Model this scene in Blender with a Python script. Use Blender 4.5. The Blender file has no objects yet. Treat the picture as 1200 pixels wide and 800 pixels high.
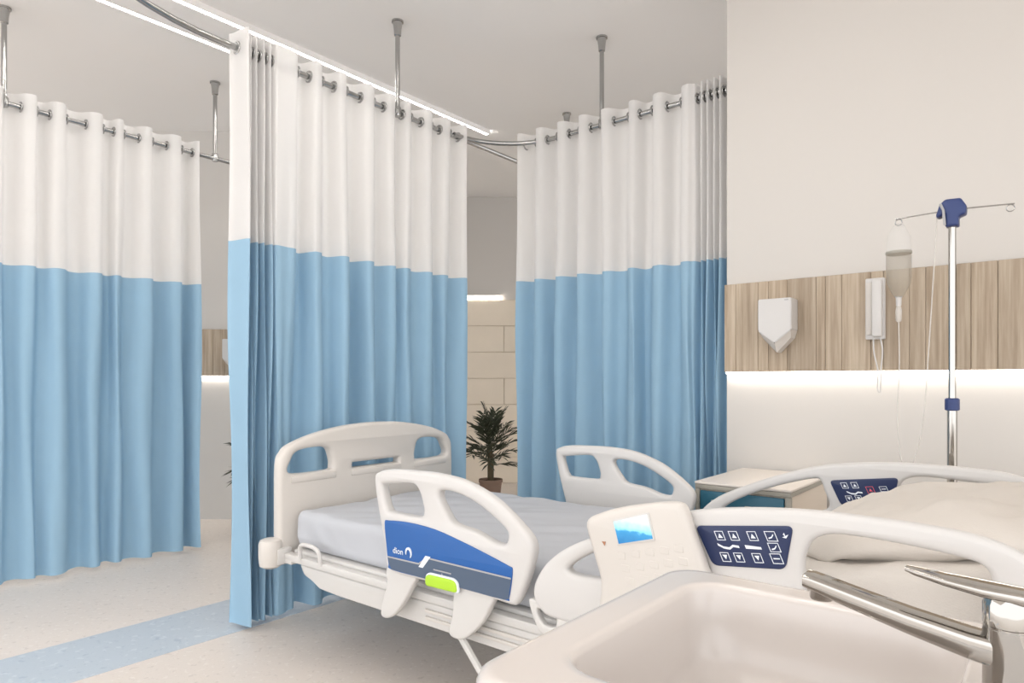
import bpy, bmesh, math, random
from mathutils import Vector, Matrix, noise
random.seed(7)
S = bpy.context.scene
C = S.collection

# ------------------------------------------------------------------ camera
F_PX, HC, HORIZON = 790.0, 1.15, 446.0
cam = bpy.data.cameras.new('camera'); cam_o = bpy.data.objects.new('camera', cam); C.objects.link(cam_o)
cam.sensor_width = 36.0; cam.lens = F_PX / 1200 * 36
cam.shift_y = (HORIZON - 400) / 1200
cam.clip_start = 0.02
cam_o.location = (0, 0, HC); cam_o.rotation_euler = (math.radians(90), 0, 0)
S.camera = cam_o

# ------------------------------------------------------------------ light
w = bpy.data.worlds.new('daylight'); S.world = w; w.use_nodes = True
bg = w.node_tree.nodes['Background']
bg.inputs[0].default_value = (0.985, 0.99, 1.0, 1); bg.inputs[1].default_value = 1.0
S.view_settings.view_transform = 'Standard'; S.view_settings.look = 'None'
S.view_settings.gamma = 1.0; S.view_settings.use_curve_mapping = False
S.view_settings.exposure = 1.3

# ------------------------------------------------------------------ room frame: a runs along the head wall, b towards it
ANG = -math.atan2(.628, .778)
V = Vector((math.cos(ANG), math.sin(ANG), 0)); U = Vector((-math.sin(ANG), math.cos(ANG), 0))
def W(a, b, z=0): return V * a + U * b + Vector((0, 0, z))
def onb(x, y, c):
    t = (x - 600) / F_PX; Z = c / (U.x * t + U.y); return ((V.x * t + V.y) * Z, HC - (y - HORIZON) * Z / F_PX)
def ona(x, y, c):
    t = (x - 600) / F_PX; Z = c / (V.x * t + V.y); return ((U.x * t + U.y) * Z, HC - (y - HORIZON) * Z / F_PX)
def pb(L, c): return [onb(x, y, c) for x, y in L]
def pa(L, c): return [ona(x, y, c) for x, y in L]

# ------------------------------------------------------------------ materials
def lin(r, g, b):
    f = lambda c: c / 12.92 if c <= .04045 else ((c + .055) / 1.055) ** 2.4
    return (f(r / 255), f(g / 255), f(b / 255), 1)
def mat(name, rgb, rough=.5, metal=0, noise_scale=0, vary=.06, bump=0, bump_scale=60, coat=0, spec=.5, emit=0):
    m = bpy.data.materials.new(name); m.use_nodes = True
    nt = m.node_tree; p = nt.nodes['Principled BSDF']
    p.inputs['Base Color'].default_value = lin(*rgb); p.inputs['Roughness'].default_value = rough
    p.inputs['Metallic'].default_value = metal; p.inputs['Specular IOR Level'].default_value = spec
    p.inputs['Coat Weight'].default_value = coat
    if noise_scale:
        tc = nt.nodes.new('ShaderNodeTexCoord'); n = nt.nodes.new('ShaderNodeTexNoise')
        n.inputs['Scale'].default_value = noise_scale; n.inputs['Detail'].default_value = 4
        nt.links.new(tc.outputs['Object'], n.inputs['Vector'])
        r = nt.nodes.new('ShaderNodeMix'); r.data_type = 'RGBA'
        c = lin(*rgb)
        r.inputs[6].default_value = tuple(min(1, k * (1 - vary)) for k in c[:3]) + (1,)
        r.inputs[7].default_value = tuple(min(1, k * (1 + vary)) for k in c[:3]) + (1,)
        nt.links.new(n.outputs['Fac'], r.inputs[0]); nt.links.new(r.outputs[2], p.inputs['Base Color'])
    if bump:
        tc = nt.nodes.new('ShaderNodeTexCoord'); n = nt.nodes.new('ShaderNodeTexNoise')
        n.inputs['Scale'].default_value = bump_scale
        nt.links.new(tc.outputs['Object'], n.inputs['Vector'])
        b = nt.nodes.new('ShaderNodeBump'); b.inputs['Strength'].default_value = bump; b.inputs['Distance'].default_value = .01
        nt.links.new(n.outputs['Fac'], b.inputs['Height']); nt.links.new(b.outputs['Normal'], p.inputs['Normal'])
    if emit:
        p.inputs['Emission Color'].default_value = lin(*rgb); p.inputs['Emission Strength'].default_value = emit
    return m
def speckle(name, base, dark, light, scale):
    m = mat(name, base, rough=.42); nt = m.node_tree; p = nt.nodes['Principled BSDF']
    tc = nt.nodes.new('ShaderNodeTexCoord')
    col = None; prev = None
    n0 = nt.nodes.new('ShaderNodeTexNoise'); n0.inputs['Scale'].default_value = 1.7; n0.inputs['Detail'].default_value = 5
    nt.links.new(tc.outputs['Object'], n0.inputs['Vector'])
    mx = nt.nodes.new('ShaderNodeMix'); mx.data_type = 'RGBA'
    b = lin(*base); mx.inputs[6].default_value = tuple(k * .93 for k in b[:3]) + (1,); mx.inputs[7].default_value = tuple(min(1, k * 1.05) for k in b[:3]) + (1,)
    nt.links.new(n0.outputs['Fac'], mx.inputs[0]); prev = mx.outputs[2]
    for c, sc, lo, hi in ((dark, scale, .62, .70), (light, scale * 1.3, .60, .68), (dark, scale * 3, .64, .72)):
        n = nt.nodes.new('ShaderNodeTexNoise'); n.inputs['Scale'].default_value = sc; n.inputs['Detail'].default_value = 2
        mp = nt.nodes.new('ShaderNodeMapping'); mp.inputs['Location'].default_value = (sc, lo * 9, 1)
        nt.links.new(tc.outputs['Object'], mp.inputs['Vector']); nt.links.new(mp.outputs[0], n.inputs['Vector'])
        r = nt.nodes.new('ShaderNodeMapRange'); r.inputs[1].default_value = lo; r.inputs[2].default_value = hi; r.inputs[4].default_value = .4
        nt.links.new(n.outputs['Fac'], r.inputs[0])
        x = nt.nodes.new('ShaderNodeMix'); x.data_type = 'RGBA'
        nt.links.new(r.outputs[0], x.inputs[0]); nt.links.new(prev, x.inputs[6]); x.inputs[7].default_value = lin(*c)
        prev = x.outputs[2]
    nt.links.new(prev, p.inputs['Base Color'])
    return m
def wood(name, c1, c2, c3, stretch=(30, 30, 1.2)):
    m = mat(name, c1, rough=.5); nt = m.node_tree; p = nt.nodes['Principled BSDF']
    tc = nt.nodes.new('ShaderNodeTexCoord'); oi = nt.nodes.new('ShaderNodeObjectInfo')
    ad = nt.nodes.new('ShaderNodeVectorMath'); ad.operation = 'MULTIPLY_ADD'; ad.inputs[1].default_value = (1, 1, 1)
    sc = nt.nodes.new('ShaderNodeVectorMath'); sc.operation = 'SCALE'; sc.inputs[0].default_value = (37, 11, 23)
    nt.links.new(oi.outputs['Random'], sc.inputs['Scale'])
    nt.links.new(tc.outputs['Object'], ad.inputs[0]); nt.links.new(sc.outputs[0], ad.inputs[2])
    mp = nt.nodes.new('ShaderNodeMapping'); mp.inputs['Scale'].default_value = stretch
    nt.links.new(ad.outputs[0], mp.inputs['Vector'])
    n = nt.nodes.new('ShaderNodeTexNoise'); n.inputs['Scale'].default_value = 1.5; n.inputs['Detail'].default_value = 8; n.inputs['Roughness'].default_value = .62
    nt.links.new(mp.outputs[0], n.inputs['Vector'])
    cr = nt.nodes.new('ShaderNodeValToRGB')
    cr.color_ramp.elements[0].position = .32; cr.color_ramp.elements[0].color = lin(*c2)
    cr.color_ramp.elements[1].position = .68; cr.color_ramp.elements[1].color = lin(*c3)
    e = cr.color_ramp.elements.new(.5); e.color = lin(*c1)
    nt.links.new(n.outputs['Fac'], cr.inputs[0])
    hs = nt.nodes.new('ShaderNodeHueSaturation')
    mr = nt.nodes.new('ShaderNodeMapRange'); mr.inputs[3].default_value = .86; mr.inputs[4].default_value = 1.12
    nt.links.new(oi.outputs['Random'], mr.inputs[0]); nt.links.new(mr.outputs[0], hs.inputs['Value'])
    nt.links.new(cr.outputs[0], hs.inputs['Color']); nt.links.new(hs.outputs[0], p.inputs['Base Color'])
    return m
def cloth(name, rgb, transl=.25):
    m = mat(name, rgb, rough=.85, noise_scale=8, vary=.03, bump=.08, bump_scale=350, spec=.2)
    nt = m.node_tree; p = nt.nodes['Principled BSDF']; out = nt.nodes['Material Output']
    t = nt.nodes.new('ShaderNodeBsdfTranslucent'); t.inputs[0].default_value = lin(*rgb)
    x = nt.nodes.new('ShaderNodeMixShader'); x.inputs[0].default_value = transl
    nt.links.new(p.outputs[0], x.inputs[1]); nt.links.new(t.outputs[0], x.inputs[2]); nt.links.new(x.outputs[0], out.inputs[0])
    return m
def clear(name, rgb, alpha, rough=.08):
    m = mat(name, rgb, rough=rough); m.node_tree.nodes['Principled BSDF'].inputs['Alpha'].default_value = alpha
    return m
M = dict(
    wall=mat('wall_paint', (207, 203, 198), .8, noise_scale=.8, vary=.015),
    ceil=mat('ceiling_paint', (243, 241, 239), .85, noise_scale=.6, vary=.015),
    floor=speckle('floor_vinyl', (219, 210, 202), (180, 171, 163), (236, 230, 224), 30),
    strip=speckle('blue_vinyl', (184, 194, 204), (142, 158, 178), (212, 219, 225), 22),
    stone=mat('stone_tile', (234, 222, 204), .5, noise_scale=3, vary=.07),
    grout=mat('grout', (220, 207, 188), .8, noise_scale=6),
    wood=wood('oak_planks', (174, 157, 136), (150, 132, 111), (194, 179, 159)),
    chrome=mat('chrome', (176, 176, 175), .2, 1, noise_scale=4, vary=.02),
    mirror=mat('polished_chrome', (176, 173, 168), .06, 1, noise_scale=4, vary=.01),
    white_cloth=cloth('white_curtain_cloth', (237, 236, 235), .42),
    blue_cloth=cloth('blue_curtain_cloth', (156, 190, 213), .14),
    plastic=mat('white_plastic', (205, 203, 201), .38, noise_scale=3, vary=.012),
    cream=mat('cream_plastic', (207, 202, 196), .4, noise_scale=3, vary=.015),
    steel=mat('white_steel', (206, 204, 201), .42, noise_scale=5, vary=.02),
    grey=mat('grey_plastic', (168, 168, 170), .45, noise_scale=5, vary=.04),
    dark=mat('dark_rubber', (70, 72, 76), .6, noise_scale=5, vary=.06),
    sheet=mat('grey_sheet', (184, 187, 193), .8, noise_scale=5, vary=.03, bump=.1, bump_scale=300, spec=.2),
    pillow=mat('white_linen', (210, 204, 197), .85, noise_scale=5, vary=.03, bump=.12, bump_scale=260, spec=.2),
    blue=mat('blue_insert', (20, 88, 160), .35, noise_scale=3, vary=.04),
    slate=mat('slate_insert', (74, 90, 112), .4, noise_scale=3, vary=.04),
    navy=mat('navy_panel', (27, 42, 82), .3, noise_scale=3, vary=.05),
    print=mat('white_print', (232, 238, 244), .5, noise_scale=9, vary=.02),
    red=mat('red_print', (226, 96, 112), .5, noise_scale=9, vary=.03),
    lime=mat('lime_handle', (172, 214, 48), .4, noise_scale=5, vary=.04),
    teal=mat('teal_drawer', (44, 98, 120), .4, noise_scale=5, vary=.05),
    cabinet=mat('cabinet_laminate', (214, 202, 188), .5, noise_scale=4, vary=.03),
    cabinet_top=mat('cabinet_top', (222, 214, 206), .4, noise_scale=4, vary=.02),
    trim=mat('grey_trim', (160, 156, 146), .5, noise_scale=6, vary=.04),
    ceramic=mat('ceramic', (208, 201, 196), .22, noise_scale=2, vary=.01, coat=.3),
    pole_blue=mat('blue_fitting', (42, 60, 112), .4, noise_scale=6, vary=.06),
    led=mat('led_light', (255, 248, 238), .5, emit=6, noise_scale=1, vary=.01),
    led_ceiling=mat('ceiling_led', (255, 250, 244), .5, emit=13.5, noise_scale=1, vary=.01),
    leaf=mat('palm_leaf', (54, 60, 42), .5, noise_scale=14, vary=.35),
    stem=mat('palm_stem', (84, 74, 52), .7, noise_scale=20, vary=.3),
    pot=mat('clay_pot', (132, 108, 92), .75, noise_scale=9, vary=.08),
    soil=mat('soil', (58, 44, 34), .9, noise_scale=30, vary=.4),
    bag=clear('clear_bag', (225, 225, 222), .16),
    liquid=clear('saline', (176, 168, 154), .42),
    tube=clear('clear_tube', (224, 220, 214), .5, .2),
    sensor=mat('brass_dot', (170, 120, 90), .4, noise_scale=9, vary=.05),
)
def screen_material():
    m = mat('console_screen', (120, 190, 225), .25); nt = m.node_tree; p = nt.nodes['Principled BSDF']
    tc = nt.nodes.new('ShaderNodeTexCoord'); sx = nt.nodes.new('ShaderNodeSeparateXYZ'); nt.links.new(tc.outputs['Generated'], sx.inputs[0])
    n = nt.nodes.new('ShaderNodeTexNoise'); n.inputs['Scale'].default_value = 5; nt.links.new(tc.outputs['Generated'], n.inputs['Vector'])
    a = nt.nodes.new('ShaderNodeMath'); a.operation = 'MULTIPLY_ADD'; a.inputs[1].default_value = .3; nt.links.new(n.outputs['Fac'], a.inputs[0]); nt.links.new(sx.outputs['Z'], a.inputs[2])
    cr = nt.nodes.new('ShaderNodeValToRGB'); el = cr.color_ramp.elements
    el[0].position = .12; el[0].color = lin(30, 98, 150); el[1].position = 1.0; el[1].color = lin(226, 238, 240)
    for pos, c in ((.2, (38, 120, 180)), (.55, (60, 150, 205)), (.62, (140, 222, 236)), (.85, (200, 234, 238))):
        e = el.new(pos); e.color = lin(*c)
    nt.links.new(a.outputs[0], cr.inputs[0]); nt.links.new(cr.outputs[0], p.inputs['Base Color'])
    nt.links.new(cr.outputs[0], p.inputs['Emission Color']); p.inputs['Emission Strength'].default_value = .08
    return m
M['screen'] = screen_material()

# ------------------------------------------------------------------ builders
def tag(o, label, cat, group=None):
    o['label'] = label; o['category'] = cat
    if group: o['group'] = group
    return o
class Thing:
    """An Empty at the base of a thing; parts are given in room coordinates."""
    def __init__(s, name, label, cat, a, b, z=0, group=None, frame='room'):
        o = bpy.data.objects.new(name, None); C.objects.link(o); o.empty_display_size = .1
        s.o = o; s.base = Vector((a, b, z)); s.frame = frame
        o.location = W(a, b, z) if frame == 'room' else s.base
        o.rotation_euler = (0, 0, ANG if frame == 'room' else 0)
        tag(o, label, cat, group)
def obj(name, bm, m, parent=None, base=None, smooth=True, frame='room', label=None):
    """bm in room (or world) coordinates -> one mesh object below parent (Thing or part object) or at top level."""
    top = isinstance(parent, Thing)
    if base is None: base = parent.base if top else (Vector(parent['_base']) if parent is not None else Vector())
    if isinstance(bm, bpy.types.Mesh): me = bm; me.transform(Matrix.Translation(-base))
    else:
        bmesh.ops.translate(bm, verts=bm.verts, vec=-base)
        me = bpy.data.meshes.new(name); bm.to_mesh(me); bm.free()
    if not me.materials: me.materials.append(M[m])
    if smooth:
        me.polygons.foreach_set('use_smooth', [True] * len(me.polygons))
        me.set_sharp_from_angle(angle=math.radians(40))
    o = bpy.data.objects.new(name, me); C.objects.link(o)
    if parent is None:
        o.location = W(*base) if frame == 'room' else base
        o.rotation_euler = (0, 0, ANG if frame == 'room' else 0)
    else: o.parent = parent.o if top else parent
    BASES[o.name] = tuple(base)
    if label: o['label'] = label
    return o
BASES = {}
def sub(name, bm, m, part, smooth=True):
    return obj(name, bm, m, part, base=Vector(BASES[part.name]), smooth=smooth)
def struct(name, bm, m, base=Vector(), frame='room', smooth=False):
    o = obj(name, bm, m, None, base, smooth, frame); o['kind'] = 'structure'; return o
def box(x0, x1, y0, y1, z0, z1, bev=0, seg=2, bm=None):
    t = bmesh.new()
    bmesh.ops.create_cube(t, size=1)
    bmesh.ops.scale(t, verts=t.verts, vec=(abs(x1 - x0), abs(y1 - y0), abs(z1 - z0)))
    bmesh.ops.translate(t, verts=t.verts, vec=((x0 + x1) / 2, (y0 + y1) / 2, (z0 + z1) / 2))
    if bev: bmesh.ops.bevel(t, geom=t.edges[:], offset=bev, segments=seg, affect='EDGES', profile=.5)
    return join(bm, t)
def join(bm, t):
    if bm is None: return t
    me = bpy.data.meshes.new('tmp'); t.to_mesh(me); t.free(); bm.from_mesh(me); bpy.data.meshes.remove(me); return bm
def tube(pts, r, n=10, bm=None, cap=True):
    bm = bm or bmesh.new(); pts = [Vector(p) for p in pts]; rings = []
    rad = r if isinstance(r, (list, tuple)) else [r] * len(pts)
    up = None
    for i, p in enumerate(pts):
        d = (pts[min(i + 1, len(pts) - 1)] - pts[max(i - 1, 0)]).normalized()
        if up is None: up = Vector((0, 0, 1)) if abs(d.z) < .9 else Vector((1, 0, 0))
        x = d.cross(up).normalized(); up = x.cross(d).normalized()
        rings.append([bm.verts.new(p + (x * math.cos(q) + up * math.sin(q)) * rad[i]) for q in [2 * math.pi * k / n for k in range(n)]])
    for A, B in zip(rings, rings[1:]):
        for k in range(n): bm.faces.new((A[k], A[(k + 1) % n], B[(k + 1) % n], B[k]))
    if cap: bm.faces.new(rings[0][::-1]); bm.faces.new(rings[-1])
    bmesh.ops.recalc_face_normals(bm, faces=bm.faces[:])
    return bm
def lathe(prof, x, y, n=24, bm=None):
    bm = bm or bmesh.new(); rings = []
    for r, z in prof: rings.append([bm.verts.new((x + r * math.cos(2 * math.pi * k / n), y + r * math.sin(2 * math.pi * k / n), z)) for k in range(n)])
    for A, B in zip(rings, rings[1:]):
        for k in range(n): bm.faces.new((A[k], A[(k + 1) % n], B[(k + 1) % n], B[k]))
    bm.faces.new(rings[0][::-1]); bm.faces.new(rings[-1])
    bmesh.ops.recalc_face_normals(bm, faces=bm.faces[:])
    return bm
def loft(rings, cap0=True, cap1=True, bm=None):
    bm = bm or bmesh.new(); R = [[bm.verts.new(p) for p in r] for r in rings]; n = len(R[0])
    for A, B in zip(R, R[1:]):
        for k in range(n): bm.faces.new((A[k], A[(k + 1) % n], B[(k + 1) % n], B[k]))
    if cap0: bm.faces.new(R[0][::-1])
    if cap1: bm.faces.new(R[-1])
    bmesh.ops.recalc_face_normals(bm, faces=bm.faces[:])
    return bm
def catmull(P, n=5, closed=True):
    out = []; N = len(P); P = [Vector((p[0], p[1], p[2] if len(p) > 2 else 0)) for p in P]
    for i in range(N if closed else N - 1):
        g = (lambda k: P[k % N]) if closed else (lambda k: P[max(0, min(N - 1, k))])
        p0, p1, p2, p3 = g(i - 1), g(i), g(i + 1), g(i + 2)
        for k in range(n):
            t = k / n
            out.append(.5 * ((2 * p1) + (p2 - p0) * t + (2 * p0 - 5 * p1 + 4 * p2 - p3) * t * t + (3 * p1 - p0 - 3 * p2 + p3) * t ** 3))
    if not closed: out.append(P[-1])
    return out
def rounded(P, r=.01, n=4):
    """polygon with its corners rounded"""
    out = []; N = len(P)
    for i in range(N):
        p, a, c = Vector(P[i][:2]), Vector(P[i - 1][:2]), Vector(P[(i + 1) % N][:2])
        d1, d2 = a - p, c - p; k1, k2 = min(r, d1.length * .45), min(r, d2.length * .45)
        s, e = p + d1.normalized() * k1, p + d2.normalized() * k2
        for k in range(n + 1):
            t = k / n; out.append((1 - t) ** 2 * s + 2 * t * (1 - t) * p + t * t * e)
    return out
def plate(outline, holes, d0, d1, plane, bev=.006, off=0):
    """A flat piece with holes and rounded edges between depths d0 and d1. plane 'b': outline (a, z); plane 'a': outline (b, z)."""
    cu = bpy.data.curves.new('tmp', 'CURVE'); cu.dimensions = '2D'; cu.fill_mode = 'BOTH'
    bev = min(bev, abs(d1 - d0) / 2 * .98)
    cu.extrude = abs(d1 - d0) / 2 - bev; cu.bevel_depth = bev; cu.bevel_resolution = 2; cu.offset = -bev
    for L in [outline] + list(holes):
        s = cu.splines.new('POLY'); s.points.add(len(L) - 1); s.use_cyclic_u = True
        for q, p in zip(s.points, L): q.co = (p[0], p[1], 0, 1)
    o = bpy.data.objects.new('tmp', cu); C.objects.link(o)
    dg = bpy.context.evaluated_depsgraph_get(); dg.update()
    me = bpy.data.meshes.new_from_object(o.evaluated_get(dg))
    bpy.data.objects.remove(o); bpy.data.curves.remove(cu)
    me.materials.clear()
    mid = (d0 + d1) / 2
    if plane == 'b': me.transform(Matrix(((1, 0, 0, 0), (0, 0, -1, mid), (0, 1, 0, 0), (0, 0, 0, 1))))
    else: me.transform(Matrix(((0, 0, 1, mid), (1, 0, 0, 0), (0, 1, 0, 0), (0, 0, 0, 1))))
    bm = bmesh.new(); bm.from_mesh(me); bpy.data.meshes.remove(me)
    bmesh.ops.remove_doubles(bm, verts=bm.verts, dist=1e-5)
    return bm
def flat(P, b, front=-1, th=.0008, bm=None):
    """thin print or stripe in the plane of constant b; P in (a, z)"""
    t = bmesh.new()
    v = [t.verts.new((p[0], b, p[1])) for p in P]; v2 = [t.verts.new((p[0], b + front * th, p[1])) for p in P]
    t.faces.new(v); t.faces.new(v2[::-1]); N = len(P)
    for i in range(N): t.faces.new((v[i], v[(i + 1) % N], v2[(i + 1) % N], v2[i]))
    bmesh.ops.recalc_face_normals(t, faces=t.faces[:])
    return join(bm, t)
def text_mesh(body, size):
    cu = bpy.data.curves.new('tmp', 'FONT'); cu.body = body; cu.size = size; cu.extrude = .0004; cu.resolution_u = 3
    o = bpy.data.objects.new('tmp', cu); C.objects.link(o)
    dg = bpy.context.evaluated_depsgraph_get(); dg.update()
    me = bpy.data.meshes.new_from_object(o.evaluated_get(dg)); bpy.data.objects.remove(o); bpy.data.curves.remove(cu)
    me.materials.clear(); bm = bmesh.new(); bm.from_mesh(me); bpy.data.meshes.remove(me); return bm

# ================================================================== the setting
H = 3.22
struct('floor', box(-14, 12, -14, 8.2, -.1, 0), 'floor', frame='world')
struct('ceiling', box(-7, 7, -1.8, 8.2, H, H + .1), 'ceil', frame='world')
struct('trim_1', box(-3.38, -2.92, -3.0, 4.2, 0, .002), 'strip')['label'] = 'speckled blue vinyl strip let into the beige floor'
WB = 3.38; WA = -1.313
struct('wall_right', box(WA, 5.0, WB, WB + .22, 0, H), 'wall')
LY, BY, LX = 5.6, 7.6, -1.5
struct('wall_left', box(-8, LX, LY, LY + .15, 0, H), 'wall', frame='world')
struct('wall_return', box(LX - .15, LX, LY + .15, BY, 0, H), 'wall', frame='world')
wb = struct('wall_back', box(LX - .15, 7, BY, BY + .15, 0, H), 'wall', frame='world')
# stone tiles on the back wall, below the light line
TZ = 2.06; rows = 7; th = TZ / rows
gr = obj('grout_bed', box(LX, 3.2, BY - .012, BY, 0, TZ), 'grout', wb, base=Vector(), smooth=False)
tw = .94
for r in range(rows):
    x = LX - (r % 2) * tw / 2
    while x < 3.2:
        x0, x1 = max(x, LX) + .003, min(x + tw, 3.2) - .003
        if x1 - x0 > .05: obj('tile', box(x0, x1, BY - .022 - random.random() * .003, BY - .012, r * th + .003, (r + 1) * th - .003, .002, 1), 'stone', wb, base=Vector(), smooth=False)
        x += tw
# the light line above the tiles
t = Thing('wall_light', 'slim horizontal light line on stone wall above potted palm', 'light', -1.2, BY - .02, TZ + .01, frame='world')
obj('housing', box(-1.45, -.13, BY - .03, BY - .001, TZ + .045, TZ + .06, .002), 'steel', t, smooth=False)
obj('diffuser', box(-1.45, -.13, BY - .03, BY - .001, TZ + .005, TZ + .045, .003), 'led', t, smooth=False)

def wood_panel(label, a0, a1, z0, z1, face, frame, widths, led):
    """planks on a wall; face = coordinate of the wall surface"""
    t = Thing('wood_panel', label, 'wall panel', (a0 + a1) / 2, face, z0, frame=frame)
    obj('backing_board', box(a0, a1, face - .016, face - .001, z0 + .002, z1 - .002), 'trim', t, smooth=False)
    x = a0; i = 0
    while x < a1 - .01:
        wd = min(widths[i % len(widths)], a1 - x); i += 1
        p = obj('plank', box(x + .0006, x + wd - .0006, face - .034 - random.random() * .004, face - .016, z0, z1, .0015, 1), 'wood', t, smooth=False)
        x += wd
    obj('led_strip', box(a0 + .005, a1, face - .026, face - .004, z0 - .008, z0 + .001), 'led', t, smooth=False)
    return t
PZ0, PZ1 = 1.194, 1.636
wood_panel('oak plank band on wall behind the bed with hidden light below', WA, 1.6, PZ0, PZ1, WB, 'room',
           [.06, .11, .05, .09, .13, .04, .07, .12, .05, .10], True)
wood_panel('oak plank band on far wall between the two left curtains', -5.2, LX, 1.19, 1.575, LY, 'world',
           [.12, .07, .14, .10, .05], True)

# ================================================================== ceiling light
def ceiling_light(a0, a1, b0, b1, label):
    t = Thing('ceiling_light', label, 'light', (a0 + a1) / 2, (b0 + b1) / 2, H - .03)
    obj('housing', box(a0 + .036, a1 - .036, b0, b1, H - .038, H - .0005, .003), 'ceil', t, smooth=False)
    for s0, s1 in ((a0 + .010, a0 + .036), (a1 - .036, a1 - .010)):
        obj('light_line', box(s0, s1, b0 + .01, b1 - .01, H - .034, H - .0005), 'led_ceiling', t, smooth=False)
    for s0, s1 in ((a0, a0 + .010), (a1 - .010, a1)):
        obj('edge_lip', box(s0, s1, b0, b1, H - .038, H - .0005, .002), 'ceil', t, smooth=False)
    return t
ceiling_light(-4.0, -3.635, -1.5, 4.22, 'long ceiling light with two bright lines above the centre curtain')
ceiling_light(-2.40, -2.06, -.8, 2.3, 'added fill light out of view above the foot of the bed, styled like the aisle ceiling light')  # added fixture outside the frame, brightens the bay and the floor by the bed
ceiling_light(-1.15, -.81, -.8, 2.3, 'added fill light out of view above the head of the bed, styled like the aisle ceiling light')  # second added fixture, also out of view, fills the head end with light

# ================================================================== curtain rails
RZ = 2.69
def flange(a, b): return lathe([(.014, H - .09), (.02, H - .085), (.022, H - .05), (.028, H - .012), (.034, H - .010), (.034, H - .0005)], a, b, 16)
def rail(label, path, posts, base, caps=()):
    t = Thing('curtain_rail', label, 'curtain rail', base[0], base[1], RZ, group=None)
    obj('rail_tube', tube(path, .0145, 12), 'chrome', t)
    for a, b in posts:
        p = obj('post', tube([(a, b, RZ), (a, b, H - .05)], .0135, 12), 'chrome', t)
        obj('ceiling_flange', flange(a, b), 'chrome', t)
        obj('clamp', lathe([(.019, RZ - .02), (.021, RZ - .016), (.021, RZ + .03), (.016, RZ + .036)], a, b, 14), 'chrome', t)
    for a, b, da, db in caps:
        obj('end_cap', tube([(a, b, RZ), (a + da * .03, b + db * .03, RZ)], .02, 12), 'chrome', t)
    return t
def arc(ca, cb, r, q0, q1, n=14): return [(ca + r * math.cos(q0 + (q1 - q0) * k / n), cb + r * math.sin(q0 + (q1 - q0) * k / n), RZ) for k in range(n + 1)]
AC, AL, BR = -2.95, -4.54, 3.50
rail('chrome rail carrying the centre curtain, bending towards the camera', [(.8, .55, RZ)] + arc(-1.95, 1.55, 1.0, -math.pi / 2, -math.pi) + [(AC, 4.7, RZ)],
     [(AC, 2.606), (AC, 4.33), (-.4, .55)], (AC, 2.6))
rail('chrome rail with rounded corner carrying the right curtain', arc(AC + .45 + .02, BR - .45, .45, math.pi, math.pi / 2) + [(WA + .002, BR, RZ)],
     [(-2.13, BR)], (-2.1, BR), caps=[(WA - .03, BR, 1, 0)])
rail('chrome rail carrying the leftmost curtain', [(AL, -.4, RZ), (AL, 3.3, RZ)], [(AL, 1.14), (AL, 2.345), (AL, 3.2)], (AL, 2.0), caps=[(AL, 3.3, 0, 1)])

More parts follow.
